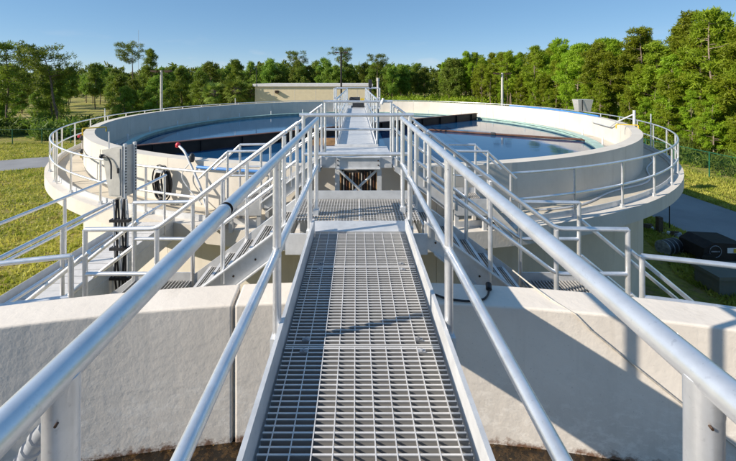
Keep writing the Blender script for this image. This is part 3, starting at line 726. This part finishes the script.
# sign-like box on the far right rail
bx = thing('instrument_cabinet', 'pale grey box on a post at the far right of the ring walkway', 'cabinet', (13.45, 21.6, -1.4))
link('housing', MB().add([(13.15, 21.3, -.35), (13.85, 21.3, -.35), (13.85, 21.7, -.35), (13.15, 21.7, -.35), (13.05, 21.2, .36), (13.95, 21.2, .36), (13.95, 21.8, .36), (13.05, 21.8, .36)],
        [(0, 3, 2, 1), (4, 5, 6, 7), (0, 1, 5, 4), (1, 2, 6, 5), (2, 3, 7, 6), (3, 0, 4, 7)]), 'cab', bx)
link('post', MB().box(13.44, 13.52, 21.45, 21.53, -1.5, -.351), 'galv', bx)
link('strut', MB().box(13.28, 13.33, 21.18, 21.198, -.3, .36), 'motor', bx)

# small things on the near tank rim
def n1(x, r, z): return (x, -9 + math.sqrt(r * r - x * x), z)
rope = MB().tube([n1(1.50, 12.55, -.30), n1(1.60, 12.42, -.355), n1(1.68, 12.2, -.362), n1(1.78, 12.07, -.38), n1(1.9, 12.068, -.50), n1(2.2, 12.068, -.735), n1(2.5, 12.068, -.965), n1(2.9, 12.068, -1.27), n1(3.2, 12.068, -1.5)], .0075, 7)
tag(link('rope', rope, 'rope'), 'thin pale line hanging over the near tank rim below the right stairs', 'rope')
pc = thing('power_cable', 'black cable with a plug lying on the near tank rim right of the walkway', 'cable', n1(1.0, 12.2, -.37))
link('cord', MB().tube([n1(.5, 12.12, -.355), n1(.66, 12.20, -.356), n1(.78, 12.12, -.356), n1(.95, 12.10, -.356), n1(1.10, 12.14, -.356), n1(1.16, 12.22, -.355), n1(1.19, 12.29, -.345)], .009, 8, fillet=.05), 'black', pc)
link('plug', MB().tube([n1(1.185, 12.28, -.345), n1(1.20, 12.33, -.325)], .026, 10), 'black', pc)
fc = thing('flexible_conduit', 'ribbed flexible conduit beside the near left handrail post', 'conduit', (-.55, .62, .7))
pts = [Vector((-.515 - .05 * math.sin(j / 11 * PI), .60, .95 - .012 * j * 1.6)) for j in range(12)]
link('core', MB().tube(pts, .013, 10), 'junk', fc)
for j in range(1, 11):
    d = (pts[j + 1] - pts[j - 1]).normalized() * .004
    link('rib', MB().tube([pts[j] - d, pts[j] + d], .0165, 10), 'junk', fc)

# ------------------------------------------------------------------ equipment on the ground, right
pu = thing('pump_unit', 'dark brown covered pump unit with a round emblem standing by the road in the shade', 'pump', (14.6, 14.6, GZ))
hood = []
for x, z in ((-.95, .25), (.95, .25), (.95, .55), (.72, .84), (-.5, .90), (-.88, .68)): hood.append((14.6 + x, GZ + z))
link('cover', MB().prism(hood[::-1], 14.2, 15.3), 'brownbox', pu)
ringm = MB()
ringm.tube([(14.15 + .23 * math.cos(2 * PI * k / 24), 14.19, GZ + .56 + .23 * math.sin(2 * PI * k / 24)) for k in range(25)], .014, 6, cap=False)
link('emblem_ring', ringm, 'junk', pu)
link('emblem_bar', MB().box(13.98, 14.32, 14.185, 14.197, GZ + .54, GZ + .585), 'junk', pu)
lp = link('label_plate', MB().box(14.62, 15.02, 14.185, 14.198, GZ + .5, GZ + .70), 'white', pu)
sub('label_stripe', MB().box(14.86, 15.01, 14.175, 14.1845, GZ + .52, GZ + .68), 'yellow', lp, pu)
link('skid', MB().box(13.55, 15.65, 14.25, 14.4, GZ + .02, GZ + .25).box(13.55, 15.65, 15.1, 15.25, GZ + .02, GZ + .25), 'motor', pu)
for xx in (13.85, 15.35):
    link('wheel', MB().tube([(xx, 14.08, GZ + .25), (xx, 14.2, GZ + .25)], .25, 16), 'black', pu)
tag(link('concrete_block', MB().box(12.3, 14.4, 12.2, 13.1, GZ, GZ + .55).box(12.22, 14.48, 12.12, 13.18, GZ + .551, GZ + .68), 'block'), 'grey concrete block with a flat lid below the right stairs in the shade', 'block')
dr = thing('drum', 'dark drum lying on the shaded grass below the right stairs', 'drum', (13.2, 15.2, GZ))
link('barrel', MB().tube([(12.85, 15.1, GZ + .29), (13.6, 15.35, GZ + .29)], .29, 18), 'motor', dr)
for k in (0, .33, .66, 1.): 
    p0 = Vector((12.85, 15.1, GZ + .29)).lerp(Vector((13.6, 15.35, GZ + .29)), k); dd = Vector((.02, .0067, 0))
    link('hoop', MB().tube([p0 - dd, p0 + dd], .305, 18), 'junk', dr)
tag(link('wooden_post', MB().box(14.45, 14.65, 17.2, 17.4, GZ, GZ + .75), 'wood'), 'short wooden post at the edge of the shaded road', 'post')
tag(link('guide_wire', MB().tube([(15.3, 17.6, GZ), (15.3, 17.6, -1.7)], .02, 6), 'darkpole'), 'thin dark pole rising beside the shaded road under the ring walkway', 'pole')
for k in range(14):
    t_ = k / 13; x = 13.9 + t_ * 1.9 + random.uniform(-.15, .15); y = 18.0 - t_ * 2.1 + random.uniform(-.25, .2)
    s_ = random.uniform(.10, .24); mb = MB(); vs = []
    for zz in (0, 1):
        for j in range(6):
            a = 2 * PI * j / 6; rr = s_ * random.uniform(.6, 1.2) * (1 if zz == 0 else .65)
            vs.append((x + rr * math.cos(a) * 1.5, y + rr * math.sin(a), GZ + zz * s_ * random.uniform(.7, 1.2)))
    mb.add(vs, [(5, 4, 3, 2, 1, 0), (6, 7, 8, 9, 10, 11)] + [(j, (j + 1) % 6, (j + 1) % 6 + 6, j + 6) for j in range(6)])
    tag(link('rubble_piece', mb, ('junk', 'block', 'wood', 'white')[k % 4]), 'piece of scrap in the row along the shaded road edge', 'rubble', 'scrap pieces along the road edge')

# ------------------------------------------------------------------ fences
def fence(name, label, pts, h=1.9):
    t = thing(name, label, 'fence', (*pts[0], GZ))
    pm = MB().tube([(0, 0, GZ - .05), (0, 0, GZ + h + .06)], .045, 8).mesh('post'); pm.materials.append(M['fence'])
    w = MB()
    for (a, b_) in zip(pts[:-1], pts[1:]):
        a = Vector((*a, 0)); b_ = Vector((*b_, 0)); ln = (b_ - a).length; d = (b_ - a) / ln
        n = round(ln / 3.05)
        for i in range(n): q = a + d * ln * i / n; link('post', pm, None, t, (q.x, q.y, 0))
        link('top_rail', MB().tube([a + Vector((0, 0, GZ + h)), b_ + Vector((0, 0, GZ + h))], .026, 6), 'fence', t)
        x = -h
        sp = .14
        nn = Vector((-d.y, d.x, 0)) * .0028
        while x < ln:
            for sg in (1, -1):
                xa, xb = (x, x + h) if sg > 0 else (x + h, x)
                za, zb = GZ + .05, GZ + h
                # clip to panel
                def pt(xq):
                    tt = (xq - xa) / (xb - xa); return za + (zb - za) * tt
                lo, hi = max(min(xa, xb), 0), min(max(xa, xb), ln)
                if hi - lo > .02:
                    p0 = a + d * lo + Vector((0, 0, pt(lo))); p1 = a + d * hi + Vector((0, 0, pt(hi))); u = (p1 - p0).normalized().cross(nn.normalized()) * .0028
                    w.add([p0 + u, p0 - u, p1 - u, p1 + u], [(0, 1, 2, 3)]); w.add([p0 + nn, p0 - nn, p1 - nn, p1 + nn], [(0, 1, 2, 3)])
            x += sp
    o = link('chain_link_mesh', w, 'fence', t); o['kind'] = 'stuff'
fence('chain_link_fence', 'green chain link fence in front of the pine wood on the right', [(26.4, 12), (26.6, 60)])
fence('chain_link_fence', 'green chain link fence along the scrub beyond the road on the left', [(-75, 36), (-30, 42)], 1.7)

# ------------------------------------------------------------------ building, lamps, mast
ub = thing('utility_building', 'low beige building with a pale flat coping behind the far tank', 'building', (-6, 52, GZ))
link('wall', MB().box(-14.1, 2.0, 50, 62, GZ, .62), 'beige', ub)
link('coping', MB().box(-14.35, 2.25, 49.78, 62.2, .62, .98), 'coping', ub)
for xx in np.arange(-11.5, 2, 2.9):
    link('control_joint', MB().box(xx - .012, xx + .012, 49.992, 50.01, GZ, .619), 'coping', ub)
lf = link('wall_lamp', MB().box(-11.25, -10.8, 49.62, 49.99, -.32, -.02).prism([(-11.3, -.02), (-10.75, -.02), (-10.85, .08), (-11.2, .08)][::-1], 49.55, 49.99), 'fixture', ub)
link('antenna', MB().tube([(-14.0, 50.3, .98), (-14.0, 50.3, 3.6)], .05, 6), 'darkpole', ub)
def lamp(label, x, y, ztop, mat, heads, r=.10):
    t = thing('lamp_post', label, 'lamp post', (x, y, GZ), 'area lamp posts')
    link('pole', MB().tube([(x, y, GZ), (x, y, ztop)], r * 1.25, 10, r1=r), mat, t)
    link('cross_arm', MB().tube([(x - .45, y, ztop - .05), (x + .45, y, ztop - .05)], .035, 8), 'fixture', t)
    for s_ in heads:
        hd = link('lamp_head', MB().prism([(x + s_ * .30, ztop), (x + s_ * .85, ztop + .02), (x + s_ * .85, ztop - .12), (x + s_ * .38, ztop - .2)] if s_ < 0 else [(x + s_ * .38, ztop - .2), (x + s_ * .85, ztop - .12), (x + s_ * .85, ztop + .02), (x + s_ * .30, ztop)], y - .2, y + .2), 'fixture', t)
lamp('pale lamp post rising left of the far tank', -16.8, 31.0, 2.35, 'pole', (-1, 1))
lamp('pale twin-head lamp post in front of the pines behind the far tank', 14.9, 36.8, 2.25, 'pole', (-1, 1), .11)
lamp('dark lamp post in front of the beige building behind the bridge', -1.95, 46.0, 5.1, 'darkpole', (-1, 1), .11)
rm = thing('radio_mast', 'thin faint radio mast far away above the left treeline', 'mast', (-545, 900, GZ))
for k in range(6):
    link('mast_section', MB().tube([(-545, 900, GZ + 22 * k), (-545, 900, GZ + 22 * (k + 1) - .02)], 0.5 - .04 * k, 4), 'mast', rm)

# ------------------------------------------------------------------ vegetation
rng = np.random.default_rng(11)
def leaf_cloud(centres, radii, per, lw, ll, up=.35, flat=.8):
    """quads scattered on/in clump spheres, pointing outwards; returns verts (N*4,3)"""
    n = len(centres) * per
    c = np.repeat(np.asarray(centres, float), per, 0); r = np.repeat(np.asarray(radii, float), per)
    d = rng.normal(size=(n, 3)); d /= np.linalg.norm(d, axis=1)[:, None]
    rad = r * rng.uniform(.25, 1., n) ** .6
    p = c + d * rad[:, None] * np.array([1, 1, flat])
    u = d + rng.normal(scale=.55, size=(n, 3)); u[:, 2] += up; u /= np.linalg.norm(u, axis=1)[:, None]
    nrm = d + rng.normal(scale=.5, size=(n, 3)) + np.array([0, 0, .3])
    t_ = rng.normal(size=(n, 3)); t_[:, 2] += up
    uo = u; u = t_ - nrm * ((t_ * nrm).sum(1) / (nrm * nrm).sum(1))[:, None]; u = u / np.linalg.norm(u, axis=1)[:, None] + uo * .35
    w = np.cross(u, nrm); w /= np.linalg.norm(w, axis=1)[:, None]
    L_ = (ll * rng.uniform(.6, 1.3, n))[:, None]; W_ = (lw * rng.uniform(.6, 1.3, n))[:, None]
    a = p - w * W_ * .5; b_ = p + w * W_ * .5; e = p + u * L_ + w * W_ * .22; f_ = p + u * L_ - w * W_ * .22
    return np.stack([a, b_, e, f_], 1).reshape(-1, 3)
def quadmesh(name, v, mat):
    me = bpy.data.meshes.new(name); n = len(v) // 4
    me.vertices.add(len(v)); me.vertices.foreach_set('co', v.astype(np.float32).ravel())
    me.loops.add(n * 4); me.loops.foreach_set('vertex_index', np.arange(n * 4, dtype=np.int32))
    me.polygons.add(n); me.polygons.foreach_set('loop_start', np.arange(0, n * 4, 4, dtype=np.int32))
    me.polygons.foreach_set('loop_total', np.full(n, 4, np.int32))
    me.update(calc_edges=True); me.materials.append(M[mat]); return me
def pine(H, base, rad, nl, per, top=1., lean=0., mat='leaf_r', bark='bark', lw=.10, ll=.34, cl=.62, seed=0, trunk_r=.15, conic=.5):
    rd = random.Random(seed); mb = MB()
    tp = [Vector((lean * (k / 8) ** 1.5 * H + .10 * math.sin(k * 1.3 + seed), .12 * math.sin(k * .9 + seed * 2), H * .97 * k / 8)) for k in range(9)]
    mb.tube(tp, trunk_r, 7, r1=.03)
    def at(h):
        f = max(0, min(7.999, h / (H * .97) * 8)); i = int(f); return tp[i].lerp(tp[i + 1], f - i)
    cs, rs = [], []
    for i in range(nl):
        f = (i + rd.random()) / nl; h = H * (base + (1 - base) * f * .97)
        wdt = rad * ((1 - f) ** conic * 1.0 + .12) * (.35 + .65 * min(1, f / .18)) * rd.uniform(.65, 1.15)
        a = rd.uniform(0, 2 * PI); s_ = at(h)
        e = s_ + Vector((math.cos(a) * wdt, math.sin(a) * wdt, wdt * rd.uniform(.05, .45)))
        m_ = s_.lerp(e, .5) + Vector((0, 0, -.06 * wdt))
        mb.tube([s_, m_, e], .045, 4, r1=.012, cap=False)
        for t_ in (1., .72, .45):
            if t_ < .5 and rd.random() < .4: continue
            q = s_.lerp(e, t_) + Vector((rd.uniform(-.3, .3), rd.uniform(-.3, .3), rd.uniform(-.1, .3)))
            cs.append(q[:]); rs.append(cl * rd.uniform(.65, 1.2))
    cs.append((tp[-1] + Vector((0, 0, .1)))[:]); rs.append(cl * .8)
    return mb.mesh('trunk'), quadmesh('crown', leaf_cloud(cs, rs, per, lw, ll), mat), bark
def put_tree(kind, label, x, y, sc=1., rz=None, group=None, name='pine_tree', sz=None, cat='tree'):
    t = thing(name, label, cat, (x, y, GZ), group)
    t.scale = (sc, sc, sz or sc); t.rotation_euler.z = random.uniform(0, 6.28) if rz is None else rz
    tm, cm, bk = kind
    if not tm.materials: tm.materials.append(M[bk])
    for nm, me in (('trunk', tm), ('crown', cm)):
        o = bpy.data.objects.new(nm, me); col.objects.link(o); o.parent = t
    return t
RK = [pine(13.8, (.14, .36, .46, .30, .42, .50)[k], (2.3, 2.0, 2.2, 1.7, 2.5, 1.9)[k], (52, 40, 34, 40, 38, 30)[k], 74, lw=.11, ll=.30, mat='leaf_r', bark=('palebark', 'bark')[k % 2], seed=k, conic=.42, cl=.54) for k in range(6)]
# forest edge on the right, three rows
spots = []
for row, (xo, st_) in enumerate(((33.5, 2.3), (36.5, 2.6), (40.5, 3.0), (46, 3.6), (53, 4.6))):
    y = 24.0 + row * 1.2
    while y < 120:
        spots.append((xo + random.uniform(-1.3, 1.6) + (max(0, y - 60) * -.10), y + random.uniform(-1, 1), row)); y += st_ * (1 + (y - 24) / 160)
for k, (x, y, row) in enumerate(spots):
    h = random.uniform(.84, 1.10) * (1.0 if y < 75 else .97)
    if row == 0: h *= random.uniform(.72, 1.05)
    else: h *= .99
    if y < 36: h *= .92
    where = 'at the right edge of the picture' if y < 42 else ('in the middle of the right-hand wood' if y < 66 else 'at the far end of the right-hand wood')
    rank = ('front row pine with its trunk showing', 'tall pine of the second row', 'tall pine of the third row', 'pine top showing deep in the wood', 'pine top showing deep in the wood')[row]
    put_tree(RK[k % 6], rank + ' ' + where, x, y, h, group=f'{rank.split()[0]} {min(row, 3)} pines {where}'.replace('front 0', 'front row').replace('tall 1', 'second row').replace('tall 2', 'third row').replace('pine 3', 'inner'))
# back treeline across the middle
BK = [pine(13, .30, 2.4, 30, 40, mat='leaf_f', bark='bark', seed=20 + k, conic=.35, lw=.2, ll=.55, cl=.85) for k in range(4)]
for k in range(70):
    x = random.uniform(-30, 34); y = random.uniform(95, 128)
    put_tree(BK[k % 4], 'green pine in the treeline behind the beige building', x, y, random.uniform(.72, 1.0), group='pines behind the building')
for k in range(58):
    x = random.uniform(-112, -28); y = random.uniform(86, 125)
    put_tree(BK[k % 4], 'green pine in the far treeline beyond the left meadow', x, y, random.uniform(.62, .92), group='pines beyond the left meadow')
# far wood as one mass
cs, rs = [], []
for k in range(1100):
    x = random.uniform(-420, 330); y = random.uniform(140, 300); h = random.uniform(9, 15)
    for j in range(5): cs.append((x + random.uniform(-2, 2), y, GZ + h * (.10 + .20 * j))); rs.append(2.9 - .4 * j)
o = link('far_wood', quadmesh('far_wood', leaf_cloud(cs, rs, 26, .9, 1.5), 'leaf_f'), None); o['kind'] = 'stuff'; o['label'] = 'far dark wood along the horizon'; o['category'] = 'wood'

# individual trees on the left
LK = [pine(10, .12, 2.3, 40, 60, mat='leaf_l', seed=40 + k, conic=.5, cl=.62, ll=.36, lw=.12) for k in range(4)]
lean = pine(11.6, .62, 2.9, 26, 60, lean=-.20, mat='leaf_l', seed=51, conic=.15, cl=.62, trunk_r=.22)
put_tree(lean, 'dark pine leaning left with a bare trunk beyond the road on the left', -40.9, 49.5, 1., 0)
put_tree(pine(12.0, .35, 2.6, 34, 60, mat='leaf_l', seed=52, conic=.2, cl=.65), 'tall dark pine at the left edge of the picture', -47.5, 49, 1., .4)
umb = pine(15.2, .72, 3.0, 20, 60, mat='leaf_l', seed=53, conic=.1, cl=.7, trunk_r=.22)
put_tree(umb, 'tall pine with a flat umbrella crown standing above the left treeline', -49.5, 79.5, 1., 1.2)
put_tree(pine(12.8, .15, 2.0, 44, 60, mat='leaf_l', seed=54, conic=.9, cl=.5), 'pointed pine just left of the pale lamp post', -36.5, 64, 1., 2)
for k, (x, y, s_, lb) in enumerate(((-44, 52, .82, 'dark bushy pine left of the leaning pine'), (-52, 53, .9, 'dark bushy pine second from the left edge of the picture'),
      (-33.5, 52, .62, 'small bushy pine right of the leaning pine'), (-30.5, 55, .78, 'bushy young pine halfway between the leaning pine and the pale lamp post'), (-27.5, 53, .60, 'low bushy pine in front of the umbrella pine'),
      (-33, 68, .95, 'bushy pine just right of the pale lamp post'), (-27, 62, .86, 'bushy pine left of the palms'), (-30, 74, 1.08, 'taller pine behind the trees left of the palms'), (-24.5, 74, 1.12, 'loose-crowned pine above the palms'), (-38, 58, .8, 'bushy pine below the umbrella pine'))):
    put_tree(LK[k % 4], lb, x, y, s_)
for (x, y, s_, lb, kd) in ((-18, 108, 1.02, 'pine standing above the treeline left of the building lamp', umb), (-5.0, 112, 1.12, 'tall pine behind the dark lamp post', umb), (5.6, 98, .92, 'pine standing above the treeline right of the bridge end', umb)):
    put_tree(kd, lb, x, y, s_)

for k in range(46):
    x = random.uniform(-92, -21); y = random.uniform(53, 84)
    if -.82 < x / y < -.66 and y > 56: continue
    put_tree(LK[k % 4], 'young bushy pine in the scrub beyond the left road', x, y, random.uniform(.38, .74), group='young pines in the left scrub')
for k in range(30):
    y = 25 + k * 1.5 + random.uniform(-.6, .6)
    put_tree(RK[0], 'young low pine at the foot of the right-hand wood', random.uniform(31, 34), y, random.uniform(.32, .58), group='young pines along the right fence')
# palms
def palm(H, nf, seed):
    rd = random.Random(seed); mb = MB().tube([(0, 0, 0), (.05, .03, H * .5), (0, 0, H)], .19, 8, r1=.16); vs = []
    for i in range(nf):
        a = rd.uniform(0, 2 * PI); el = rd.uniform(-.9, 1.2); ln = rd.uniform(.9, 1.35)
        d = Vector((math.cos(a) * math.cos(el), math.sin(a) * math.cos(el), math.sin(el)))
        c = Vector((0, 0, H)) + d * ln; sd = d.cross(Vector((0, 0, 1))).normalized(); upv = sd.cross(d)
        mb.tube([(0, 0, H), tuple(c)], .02, 4, r1=.012, cap=False)
        for k in range(13):
            t_ = (k - 6) / 6 * 1.6
            ld = (d * math.cos(t_) + sd * math.sin(t_) + Vector((0, 0, -.25 - .2 * abs(t_)))).normalized(); L_ = rd.uniform(.7, 1.0)
            sw = ld.cross(upv).normalized() * .085
            vs += [c - sw, c + sw, c + ld * L_ + sw * .25 + Vector((0, 0, -.12)), c + ld * L_ - sw * .25 + Vector((0, 0, -.12))]
    return mb.mesh('trunk'), quadmesh('crown', np.array([tuple(v) for v in vs]), 'palm'), 'palebark'
PK = [palm(6.0, 80, 3), palm(5.3, 86, 4)]
for k, (x, y, s_, lb) in enumerate(((-19.6, 49.5, .92, 'cabbage palm with yellowing fronds, leftmost of the palms by the building'), (-17.9, 51, 1.02, 'cabbage palm second from left beside the building'), (-16.4, 49.0, .98, 'cabbage palm third from left beside the building'), (-15.2, 51.5, 1.04, 'cabbage palm nearest the left corner of the building'))):
    put_tree(PK[k % 2], lb, x, y, s_, group='cabbage palms by the building', name='palm_tree')

# shrubs
def shrub(seed, mat='shrub', n=9, r=.55, per=44):
    rd = random.Random(seed)
    cs = [(rd.uniform(-.8, .8), rd.uniform(-.8, .8), rd.uniform(.25, 1.0)) for _ in range(n)]
    mb = MB()
    for c in cs: mb.tube([(c[0] * .3, c[1] * .3, 0), c], .03, 4, r1=.012, cap=False)
    return mb.mesh('stem'), quadmesh('foliage', leaf_cloud(cs, [r * rd.uniform(.7, 1.1) for _ in cs], per, .10, .42, up=.6), mat), 'bark'
SK = [shrub(k) for k in range(4)]
def put_shrub(kind, label, x, y, sc, group):
    t = thing('shrub', label, 'shrub', (x, y, GZ), group); t.scale = (sc,) * 3; t.rotation_euler.z = random.uniform(0, 6.28)
    if not kind[0].materials: kind[0].materials.append(M[kind[2]])
    for nm, me in (('stem', kind[0]), ('foliage', kind[1])):
        o = bpy.data.objects.new(nm, me); col.objects.link(o); o.parent = t
for k in range(60):
    put_shrub(SK[k % 4], 'palmetto shrub behind the green fence on the right', random.uniform(28.2, 33), random.uniform(22, 62), random.uniform(.7, 1.35), 'palmetto shrubs behind the right fence')
for k in range(70):
    x = random.uniform(-66, -22); put_shrub(SK[k % 4], 'palmetto shrub in the scrub beyond the road on the left', x, 43.5 + random.uniform(0, 7) + (x + 40) * .12, random.uniform(.9, 1.9), 'palmetto shrubs beyond the left road')
# leaf litter under the right wood
cs = [(random.uniform(28, 36), random.uniform(20, 90), GZ + .05) for _ in range(1500)]
v = leaf_cloud(cs, [.4] * len(cs), 12, .06, .30, up=.9, flat=.3)
c2 = [(random.uniform(-45, 60), random.uniform(84, 112), GZ + random.uniform(.2, 2.6)) for _ in range(1300)] + [(random.uniform(36, 50), random.uniform(26, 96), GZ + random.uniform(.2, 2.2)) for _ in range(900)]
v = np.concatenate([v, leaf_cloud(c2, [1.1] * len(c2), 26, .22, .55)])
o = link('undergrowth', quadmesh('undergrowth', v, 'leaf_r'), None); o['kind'] = 'stuff'; o['label'] = 'low weeds under the pines on the right'; o['category'] = 'weeds'

# grass tufts on the lawns
def tufts(n, x0, x1, y0, y1, keep, h):
    x = rng.uniform(x0, x1, n); y = rng.uniform(y0, y1, n); k = keep(x, y); x, y = x[k], y[k]; n = len(x)
    a = rng.uniform(0, 2 * PI, n); hh = h * rng.uniform(.4, 1.5, n); w = .035 * rng.uniform(.6, 1.6, n)
    p = np.stack([x, y, np.full(n, GZ)], 1); d = np.stack([np.cos(a), np.sin(a), np.zeros(n)], 1) * w[:, None]
    tip = p + np.stack([rng.normal(0, .05, n), rng.normal(0, .05, n), hh], 1)
    return np.stack([p - d, p + d, tip + d * .2, tip - d * .2], 1).reshape(-1, 3)
def road_clear(x, y):                      # left of the far tank, off the road
    t = (x + 29.5) * .515 + 31.2
    return (np.abs(y - t) > 2.9) & (np.hypot(x - C2[0], y - C2[1]) > 13)
v = np.concatenate([tufts(120000, -42, -5, 6, 42, road_clear, .11), tufts(30000, 20.95, 27.5, 15, 40, lambda x, y: x > 0, .12), tufts(14000, 12, 15.85, 9, 20, lambda x, y: np.hypot(x - C2[0], y - C2[1]) > 13.5, .10)])
M['blades'] = leafmat('lawn_blades', (.28, .31, .03), (.58, .50, .12), .4, (.42, .30, .14), .6)
o = link('lawn_grass', quadmesh('lawn_grass', v, 'blades'), None); o['kind'] = 'stuff'; o['label'] = 'patchy yellow green lawn grass around the tanks'; o['category'] = 'grass'
